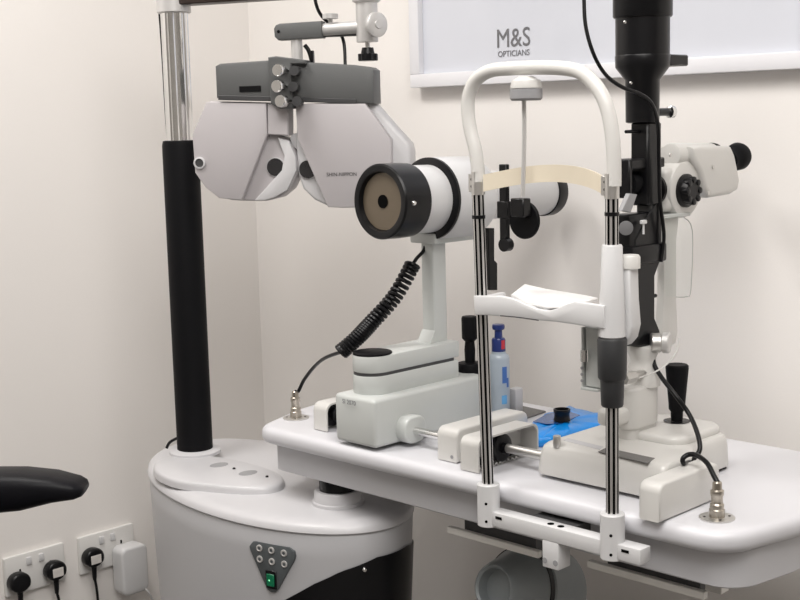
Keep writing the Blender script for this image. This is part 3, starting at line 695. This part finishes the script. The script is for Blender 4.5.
b = MB(); b.prism(stadium(DX, DY, 1.640, dr), XY(.886), (0,0,.034), .003, 2); b.build('swivel_lower', KB, kt)
b = MB(); b.prism(stadium(DX, DY, 1.630, dr-.0012), XY(.919), (0,0,.006)); b.build('swivel_gap', M['greylow'], kt)
b = MB(); b.prism(stadium(DX, DY, 1.642, dr), XY(.9240), (0,0,.0295), .003, 2); b.build('swivel_arm', KB, kt)
MB().lathe([(.0335,.953),(.0335,.9555),(.032,.9565)], (DX,DY,0), seg=48).build('swivel_disc', M['matte'], kt, label='flat dark grey disc on the swivel')
b = MB(); b.prism(rrect(DX-.014,1.600,DX+.016,1.634,.004), XY(.952), (0,0,.182), .001, 1)
b.prism([(1.586,.953),(1.600,.975),(1.602,.953)], YZ(DX-.014), (.032,0,0)); b.build('upright', KB, kt)
b = MB(); b.box((DX-.03,1.590,1.128),(DX+.030,1.700,1.146),.003,2); b.build('cradle', KB, kt)
tz = 1.208; KX = -1.52; sl = -.018
D = Vector((0,1,sl)).normalized(); O = Vector((KX,1.478,tz))
MB().lathe([(.048,.012),(.050,.0),(.054,-.001),(.0605,-.001),(.063,.002),(.0635,.035),(.0625,.060),(.060,.0615)], O, D, 64, caps=False).build('head_ring', M['black'], kt, label='thick black front ring')
MB().lathe([(.0478,.008),(.0478,.014)], O, D, 56).build('front_disc', M['brown'], kt, label='flat brown front disc')
MB().lathe([(.0112,.0065),(.0112,.010)], O, D, 32).build('aperture', M['hole'], kt)
q = onX(413, 203, KX+.062); MB().lathe([(.0045,-.004),(.0045,.003),(.003,.005),(0,.0055)], q, (1,0,0), 16).build('ring_knob', M['chrome'], kt)
MB().lathe([(.0585,.058),(.0585,.122)], O, D, 64).build('neck', M['white'], kt)
MB().lathe([(.066,.116),(.071,.118),(.071,.123),(.066,.125)], O, D, 64).build('focus_band', M['black'], kt)
MB().lathe([(.066,.123),(.0705,.125),(.0715,.132),(.0715,.212),(.066,.226),(.055,.238),(.046,.245),(.045,.25)], O, D, 64).build('tube_body', M['white'], kt)
MB().lathe([(.044,.24),(.044,.43),(.042,.435)], O, D, 48).build('rear_tube', M['white'], kt)
MB().lathe([(.043,.425),(.046,.428),(.046,.45),(.044,.455)], O, D, 48).build('rear_ring', M['black'], kt)
b = MB(); pg = [onX(x,y,KX) for x,y in ((486,228),(492.5,228),(492.5,260),(495.5,263),(495.5,290),(487.5,290),(487,262))]
b.prism([(p.y,p.z) for p in pg], YZ(KX-.005), (.010,0,0), .001, 1); b.build('focus_lever', M['black'], kt)
q = onX(471, 372, KX+.01)
b = MB(); b.lathe([(.023,-.020),(.024,-.018),(.024,.008),(.022,.011),(.010,.012)], (KX+.001,q.y+.008,q.z+.004), seg=36)
b.lathe([(.009,.01),(.010,.035),(.0085,.05),(.014,.056),(.0145,.092),(.013,.096)], (KX+.001,q.y+.008,q.z+.004), seg=28); b.build('joystick', M['matte'], kt)
q = onY(349, 402.5, 1.4075)
text_mesh('lettering', 'SI 2070', .011, kt, face_mtx((q.x,1.4074,q.z), (1,0,0), (0,0,1)), M['inkgrey'], 1.0)

# ------------------------------------------------------------------ phoropter (own local frame)
pcen = tw(Vector((-100/F*2.40, 2.40, 0)))
PZ = 1.295; RZ = math.radians(33)
ph = thing('phoropter', 'grey and white phoropter with two lens discs hanging from the overhead arm', 'phoropter', (pcen.x, pcen.y, PZ), RZ, local=True)
def L(px, py): return ((px-294)/531/.985, (150-py-.025*(px-300))/546-.005)
def LP(pts): return [L(*p) for p in pts]
FR = lambda y: (lambda a, c: (a, y, c))
b = MB(); b.prism(LP([(219,65),(224,62.5),(277,59.5),(358,65),(365,66),(373,67),(377,70),(377,103),(365,103),(219,97)]), FR(-.022), (0,.058,0), .004, 2); pb = b.build('crossbar', M['grey'], ph, label='dark grey hammered metal crossbar')
b = MB(); b.prism(LP([(221,94),(360,98.5),(360,103),(221,99)]), FR(-.0235), (0,.05,0), .001, 1); b.build('crossbar_foot', M['greylow'], ph)
x_, z_ = L(254, 88); MB().box((x_-.021,-.0235,z_-.0055),(x_+.021,-.0215,z_+.0055),.0005,1).build('nameplate', M['black'], pb)
b = MB(); b.prism(LP([(275,57),(283,56),(298,58),(312,60),(312,64),(298,64),(298,108),(285,108),(276,103)]), FR(-.034), (0,.05,0), .002, 1); b.build('centre_bracket', M['grey'], ph)
for (x, y) in ((282,70.5),(280.5,86),(283.5,100.5)):
    a, c = L(x+6, y); b = MB(); b.lathe([(.006,0),(.006,.016),(.0108,.018),(.0115,.020),(.0115,.032),(.010,.034)], (a+.010,-.032,c), (-.28,-1,0), 28); b.build('adjusting_knob', M['chrome'], ph)
    b = MB(); b.lathe([(.009,0),(.009,.018)], (a+.028,-.03,c-.001), (0,-1,0), 20); b.build('knob_hub', M['greylow'], ph)
b = MB(); b.prism(LP([(270,103),(291,104),(290,135),(269,134)]), FR(-.018), (0,.036,0), .002, 1); b.build('nose_block', M['midgrey'] if False else M['pho'], ph)
# left lens battery
lb = [(208,100),(269.5,101.5),(269.5,133),(276,134),(286,137),(294,150),(297,163),(296,173),(288,189),(277,198),(262,202),(240,202),(227,201.5),(216,199),(202,188.5),(194,178),(190.5,165),(190.5,134)]
b = MB(); b.prism(LP(lb), FR(-.004), (0,.045,0), .004, 3); bt = b.build('lens_battery', M['pho'], ph)
b = MB(); b.prism(LP([(208,101),(269,102.5),(269,133),(240,200.5),(217,199),(203,188),(193,173),(192,134)]), FR(-.020), (0,.019,0), .002, 2); b.build('battery_cover', M['pho'], bt)
b = MB(); b.prism(LP([(278,137),(289,140),(295.5,156),(296,170),(286,190),(272,198),(262,201),(252,201),(268,184),(281,170),(284,155)]), FR(-.012), (0,.012,0), .002, 2); b.build('brow_rim', M['pholight'], bt)
a, c = L(274, 167); b = MB(); b.lathe([(.0165,.0),(.0165,.002),(.0178,.0025),(.0185,0)], (a,-.0045,c), (0,-1,0), 36); b.build('eye_rim', M['pholight'], bt)
MB().lathe([(.0165,0),(.0165,.0035)], (a,-.0045,c), (0,-1,0), 36).build('lens', M['reticule'] if False else M['lens'], bt, label='dark glass eyehole')
a, c = L(198, 163); b = MB(); b.lathe([(.0115,0),(.0115,.004),(.0085,.005),(.007,.001)], (a+.001,-.019,c), (0,-1,0), 28, caps=False); b.build('dial_bezel', M['pholight'], bt)
MB().lathe([(.0085,0),(.0085,.003)], (a+.001,-.0195,c), (0,-1,0), 24).build('dial_window', M['greylow'], bt)
# right lens battery
rb_ = [(299,103),(372,101),(396,130),(407,142),(409,150),(409,176),(403,190),(390,201),(372,207),(340,208),(328,207.5),(312,200),(301,189),(297,176),(296,158),(295,141)]
b = MB(); b.prism(LP(rb_), FR(-.006), (0,.055,0), .006, 3); bt = b.build('lens_battery', M['pholight'], ph)
b = MB(); b.prism(LP([(299,103),(368,103),(392,138),(392,178),(384,192),(368,205),(345,207),(328,206.5),(300,138)]), FR(-.024), (0,.021,0), .003, 2); b.build('battery_cover', M['pho'], bt)
a, c = L(307, 169); MB().lathe([(.0165,.0),(.0165,.002),(.0178,.0025),(.0185,0)], (a,-.0065,c), (0,-1,0), 36).build('eye_rim', M['pholight'], bt)
MB().lathe([(.0165,0),(.0165,.0035)], (a,-.0065,c), (0,-1,0), 36).build('lens', M['lens'], bt, label='dark glass eyehole')
b = MB(); b.prism(LP([(288,137),(292,133),(299,132),(299,142),(296,150),(291,146)]), FR(-.0), (0,.02,0), .003, 2); b.build('nose_rest', M['pholight'], ph)
a, c = L(343, 173.5)
text_mesh('lettering', 'SHIN-NIPPON', .0098, bt, face_mtx((a,-.0243,c), (1,0,0), (0,0,1)), M['ink'], .95)
# hanger arm
b = MB(); b.prism(LP([(277,28),(279,24.5),(283,23),(325,21),(325,37.5),(281,39.5),(277.5,36)]), FR(-.005), (0,.03,0), .003, 2); b.build('hanger_arm', M['grey'], ph)
a, c = L(282, 31); MB().lathe([(.003,0),(.003,.0008)], (a,-.005,c), (0,-1,0), 12).build('pin', M['black'], ph)
a0, c0_ = L(318, 29.5); a1, c1_ = L(362, 27)
MB().cyl((a0,.010,c0_),(a1,.010,c1_),.0115,seg=28).build('hanger_tube', M['alu'], ph)
MB().box((a0,.012,c0_-.013),(a1,.024,c1_-.004),.001,1).build('tube_backing', M['grey'], ph)
a, c = L(332, 18); b = MB(); b.lathe([(.004,-.010),(.004,0),(.0145,.001),(.0145,.009),(.013,.010)], (a,.01,c-.002)); b.build('thumbscrew', M['alu'], ph)
a, c = L(297.5, 38); a1, c1_ = L(297, 60); MB().cyl((a,.010,c1_-.003),(a,.010,c),.0105,seg=24).build('hanger_post', M['alu'], ph)
a, c = L(368, 42); _, ct = L(368, -8)
MB().lathe([(.0195,c),(.020,c+.002),(.020,L(368,4)[1]),(.026,L(368,2)[1]),(.026,L(368,-3)[1]),(.026,ct+.01)], (a,.010,0), seg=32).build('suspension_clamp', M['alu'], ph)
b = MB(); b.lathe([(.0045,c-.012),(.0045,c)], (a,.010,0), seg=12); b.build('knob_stem', M['steel'], ph)
b = MB(); rr_ = []
for k in range(32): rad = .0185 if (k//2)%2 else .0165; rr_.append((a+rad*math.cos(2*PI*k/32), .01+rad*math.sin(2*PI*k/32)))
b.prism(rr_, XY(c-.034), (0,0,.013), .001, 1); b.lathe([(.013,c-.022),(.0105,c-.010)], (a,.01,0), seg=24); b.build('star_knob', M['black'], ph)
a2_, c2_ = L(379, 26); b = MB(); b.lathe([(.010,0),(.010,.012),(.022,.014),(.0225,.016),(.0225,.022),(.020,.024),(.008,.0245),(.007,.027)], (a2_-.012,-.002,c2_), (.75,-.66,0), 36); b.build('side_knob', M['alu'], ph)
MB().tube([(L(315,-12)[0],.02,L(315,-12)[1]),(L(317,4)[0],.02,L(317,4)[1]),(L(322,16)[0],.026,L(322,16)[1]),(L(336,30)[0],.035,L(336,30)[1]),(L(342,42)[0],.03,L(342,42)[1]),(L(344,64)[0],.02,L(344,64)[1])], .0032, 10, 8).build('cable', M['black'], ph)
MB().tube([(L(304,44)[0],.02,L(304,44)[1]),(L(308,50)[0],.02,L(308,50)[1]),(L(311,62)[0],.02,L(311,62)[1])], .004, 10, 8).build('cable', M['black'], ph)
MB().box((L(312,0)[0],.0,L(312,62)[1]),(L(315,0)[0],.01,L(314,50)[1]),.0005,1).build('pin', M['black'], ph)

# ------------------------------------------------------------------ items on the table
o = MB().prism([(p.x,p.y) for p in (onZ(546,411,.803), onZ(512,403.5,.803), onZ(486,398,.803), onZ(472,412,.803), onZ(508,424,.803))], XY(.8003), (0,0,.003), .0008, 1).build('desk_mat', M['slate'], None, origin=(-1.5,1.8,.8))
tag(o, 'flat slate grey mat lying under the pump bottle', 'mat')
bx_, by_ = -1.474, 1.722
t = thing('pump_bottle', 'clear sanitiser pump bottle with navy blue cap behind the left chin rest rod', 'bottle', (bx_, by_, .8036))
z0 = .8036; BS = .86
MB().lathe([(.020*BS,z0),(.0225*BS,z0+.003),(.0225*BS,z0+.108),(.021*BS,z0+.114),(.0155*BS,z0+.118),(.0150*BS,z0+.122)], (bx_,by_,0), seg=40).build('bottle_body', M['gel'], t)
cap = MB().lathe([(.0140*BS,z0+.122),(.0145*BS,z0+0.1200),(.0145*BS,z0+0.1430),(.0125*BS,z0+0.1460),(.0085*BS,z0+0.1470),(.0080*BS,z0+0.1600),(.0125*BS,z0+0.1620),(.0135*BS,z0+0.1660),(.0125*BS,z0+0.1705),(.006*BS,z0+0.1710)], (bx_,by_,0), seg=36).build('pump_cap', M['navy'], t)
def patch(parent, name, m, cx, cy, r, ang, w, za, zb, shape=None):
    b = MB(); n = 8; rows = []
    for k in range(n+1):
        a = ang - w/2 + w*k/n; rows.append((b.bm.verts.new((cx+r*math.cos(a), cy+r*math.sin(a), za)), b.bm.verts.new((cx+r*math.cos(a), cy+r*math.sin(a), zb))))
    for A_, B_ in zip(rows, rows[1:]): b.face([A_[0],B_[0],B_[1],A_[1]])
    return b.build(name, m, parent)
vd = math.atan2(-by_, -bx_)
patch(cap, 'red_mark', M['red'], bx_, by_, .0147*BS, vd+.75, .7, z0+.127, z0+.143)
patch(t, 'printed_band', M['print_blue'], bx_, by_, .0227*BS, vd+.55, .5, z0+.066, z0+.096)
patch(t, 'printed_band', M['print_blue'], bx_, by_, .0227*BS, vd+.9, .3, z0+.058, z0+.075)
patch(t, 'printed_band', M['sky'], bx_, by_, .0227*BS, vd+.5, .55, z0+.028, z0+.044)
o = MB().box((-1.487,1.762,.8036),(-1.469,1.784,.849),.003,2).build('carton', M['apron'], None, origin=(-1.478,1.773,.8036)); tag(o, 'small pale grey carton standing behind the pump bottle', 'box')
# blue packet
bl = [onZ(x, y, .803) for x, y in ((533,446),(553,446),(575,440),(604,433),(604,422),(570,414),(547,421),(529,432))]
t = thing('blue_packet', 'bright blue plastic packet with darker panel lying beside the microscope base', 'packet', (-1.33,1.72,.80))
cen = sum(bl, Vector())/len(bl)
b = MB(); rings = []
N = 40
def around(s_):
    k = s_*len(bl); i = int(k) % len(bl); f_ = k-int(k); return bl[i].lerp(bl[(i+1)%len(bl)], f_)
for sc_, z in ((.97,.8008),(1.0,.806),(1.0,.812),(.97,.817),(.90,.820),(.6,.8215),(.3,.822)):
    rg = []
    for k in range(N):
        p = around(k/N); jit = .0012*math.sin(k*2.3)+.0008*math.sin(k*5.1)
        rg.append(b.bm.verts.new((cen.x+(p.x-cen.x)*sc_, cen.y+(p.y-cen.y)*sc_, z+(jit if z > .803 else 0))))
    rings.append(rg)
for A_, B_ in zip(rings, rings[1:]):
    for k in range(N): l=(k+1)%N; b.face([A_[k],A_[l],B_[l],B_[k]])
b.face(rings[0][::-1]); b.face(rings[-1]); b.build('packet_body', M['blue'], t)
bq = [onZ(x, y, .8232) for x, y in ((533,421.5),(547,414),(566,410.5),(580,415),(562,423.5),(546,424))]
b = MB(); b.prism([(p.x,p.y) for p in bq], XY(.8226), (0,0,.0009)); b.build('label_panel', M['bluedark'], t, label='dark blue printed panel')
q = onZ(562, 421, .8236)
o = MB().lathe([(.0125,0),(.0145,.001),(.0145,.004),(.0132,.006),(.0132,.014),(.0145,.016),(.0145,.021),(.0120,.0215),(.0115,.018),(.0115,.002),(0,.002)], (q.x,q.y,.8237), seg=40, caps=False).build('condensing_lens', M['black'], None, origin=(q.x,q.y,.8237)); tag(o, 'small black ringed hand lens sitting on the blue packet', 'lens')

# ------------------------------------------------------------------ grey drum bin under the table
ba = Vector((-1.36,1.62,.43)); 
t = thing('drum_bin', 'grey plastic drum bin with a black curved seam under the table', 'bin', (-1.32,1.65,0))
cx_ = onY(522, 640, 1.62)
dq = onX(494, 588, -1.32); DD = Vector((0,1,-.30)).normalized()
MB().lathe([(.030,.02),(.033,0),(.037,-.003),(.041,0),(.046,.012),(.062,.055),(.068,.064),(.069,.066)], dq, DD, 56, caps=False).build('drum_body', M['binp'], t)
MB().lathe([(.032,.018),(0,.018)], dq, DD, 40, caps=False).build('drum_recess', M['binp'], t)
MB().lathe([(.0695,.064),(.0705,.074)], dq, DD, 56).build('seam', M['black'], t, label='black curved seam')
MB().lathe([(.070,.073),(.073,.076),(.075,.13),(.069,.165),(.03,.18)], dq, DD, 56).build('drum_end', M['binp'], t)
mb_ = dq + DD*.13
MB().box((mb_.x-.05, mb_.y-.05, 0),(mb_.x+.05, mb_.y+.05, mb_.z-.055), .015, 3).build('stand', M['binp'], t)

# ------------------------------------------------------------------ office chair, its armrest reaching in from the left
ch = tw(Vector(((40-400)/F*2.0, 2.0, 0)))
# pad: from beyond the left frame edge to tip at px 85
tip = tw(Vector(((72-400)/F*2.0, 2.0, 0))); back = tw(Vector(((-80-400)/F*2.0, 2.0, 0)))
dirv = (tip-back).normalized(); rz = math.atan2(dirv.y, dirv.x)
az = (tip*1.0); AZ = CH + ((121+300-300)*0) ; 
zt_ = onY(45, 472, .0) if False else None
v = sight(70, 488); padz = CH + v.z*(2.0/ (v.x*(-c45)+v.y*c45))
t = thing('office_chair', 'black office chair whose padded armrest reaches in from the left', 'chair', (back.x, back.y, 0), rz, local=True)
Lp = (tip-back).length
def loft_local(secs):
    b = MB(); rings = []
    for x, hw, zt2, zb in secs:
        rg = []
        for k in range(24):
            a = 2*PI*k/24; ca, sa = math.cos(a), math.sin(a)
            yy = hw*(abs(ca)**.6)*(1 if ca > 0 else -1); zz = (zt2+zb)/2 + (zt2-zb)/2*(abs(sa)**.7)*(1 if sa > 0 else -1)
            rg.append(b.bm.verts.new((x, yy, zz)))
        rings.append(rg)
    for A_, B_ in zip(rings, rings[1:]):
        for k in range(24): l=(k+1)%24; b.face([A_[k],A_[l],B_[l],B_[k]])
    b.face(rings[0][::-1]); b.face(rings[-1]); return b
pz = padz
loft_local([(-.03,.03,pz+.024,pz-.022),(-.02,.040,pz+.030,pz-.030),(.05,.046,pz+.034,pz-.033),(Lp-.14,.046,pz+.034,pz-.033),(Lp-.10,.045,pz+.033,pz-.030),(Lp-.05,.042,pz+.026,pz-.018),(Lp-.015,.036,pz+.016,pz-.014),(Lp-.004,.030,pz+.010,pz-.010),(Lp,.02,pz+.005,pz-.004)]).build('armrest_pad', M['leather'], t, ang=60)
MB().box((-.0,-.022,pz-.30),(.06,.018,pz-.025),.006,2).build('armrest_post', M['black'], t)
MB().box((-.05,-.32,pz-.32),(.10,.02,pz-.29),.006,2).build('armrest_bracket', M['black'], t)
MB().box((-.22,-.54,pz-.29),(.22,-.04,pz-.21),.03,4).build('seat', M['leather'], t)
MB().box((-.27,-.52,pz-.18),(-.21,-.06,pz+.10),.03,4).build('backrest', M['leather'], t)
MB().box((-.24,-.32,pz-.30),(-.19,-.26,pz+.05),.006,2).build('back_bar', M['black'], t)
MB().cyl((0,-.29,.06),(0,-.29,pz-.28),.028).build('gas_column', M['black'], t)
for k in range(5):
    a = 2*PI*k/5+.3; e_ = (.27*math.cos(a), -.29+.27*math.sin(a))
    MB().tube([(0,-.29,.085),(e_[0]*.6,-.29+(e_[1]+.29)*.6,.078),(*e_,.062)], .014, 10).build('base_leg', M['black'], t)
    MB().cyl((e_[0]-.012,e_[1],.0265),(e_[0]+.012,e_[1],.0265),.0265,seg=20,bev=.003).build('castor', M['black'], t)

# remove helper props
for o in bpy.data.objects:
    for k in ('_o','_local'):
        if k in o: del o[k]

# ------------------------------------------------------------------ light
def area(name, loc, size, power, col, rot=(0,0,0), sy=None):
    l = bpy.data.lights.new(name, 'AREA'); l.energy = power; l.color = col; l.size = size
    if sy: l.shape = 'RECTANGLE'; l.size_y = sy
    o = bpy.data.objects.new(name, l); o.location = loc; o.rotation_euler = rot; C.objects.link(o); return o
area('ceiling_or_fill_light', (-.35, .45, HT-.02), 1.5, 52, (1,.97,.94))
area('ceiling_or_fill_light', (-2.0, .8, HT-.02), .5, 19, (1,.97,.94))
area('ceiling_or_fill_light', (.9, -.6, HT-.02), .8, 13, (1,.97,.94))  # added camera-side fill lamp, stands for no fixture in the room
w = bpy.data.worlds.new('world'); bpy.context.scene.world = w; w.use_nodes = True
w.node_tree.nodes['Background'].inputs[0].default_value = (.9,.93,1,1); w.node_tree.nodes['Background'].inputs[1].default_value = .3
sc = bpy.context.scene
sc.view_settings.view_transform = 'Standard'; sc.view_settings.look = 'None'; sc.view_settings.exposure = 0; sc.view_settings.gamma = 1
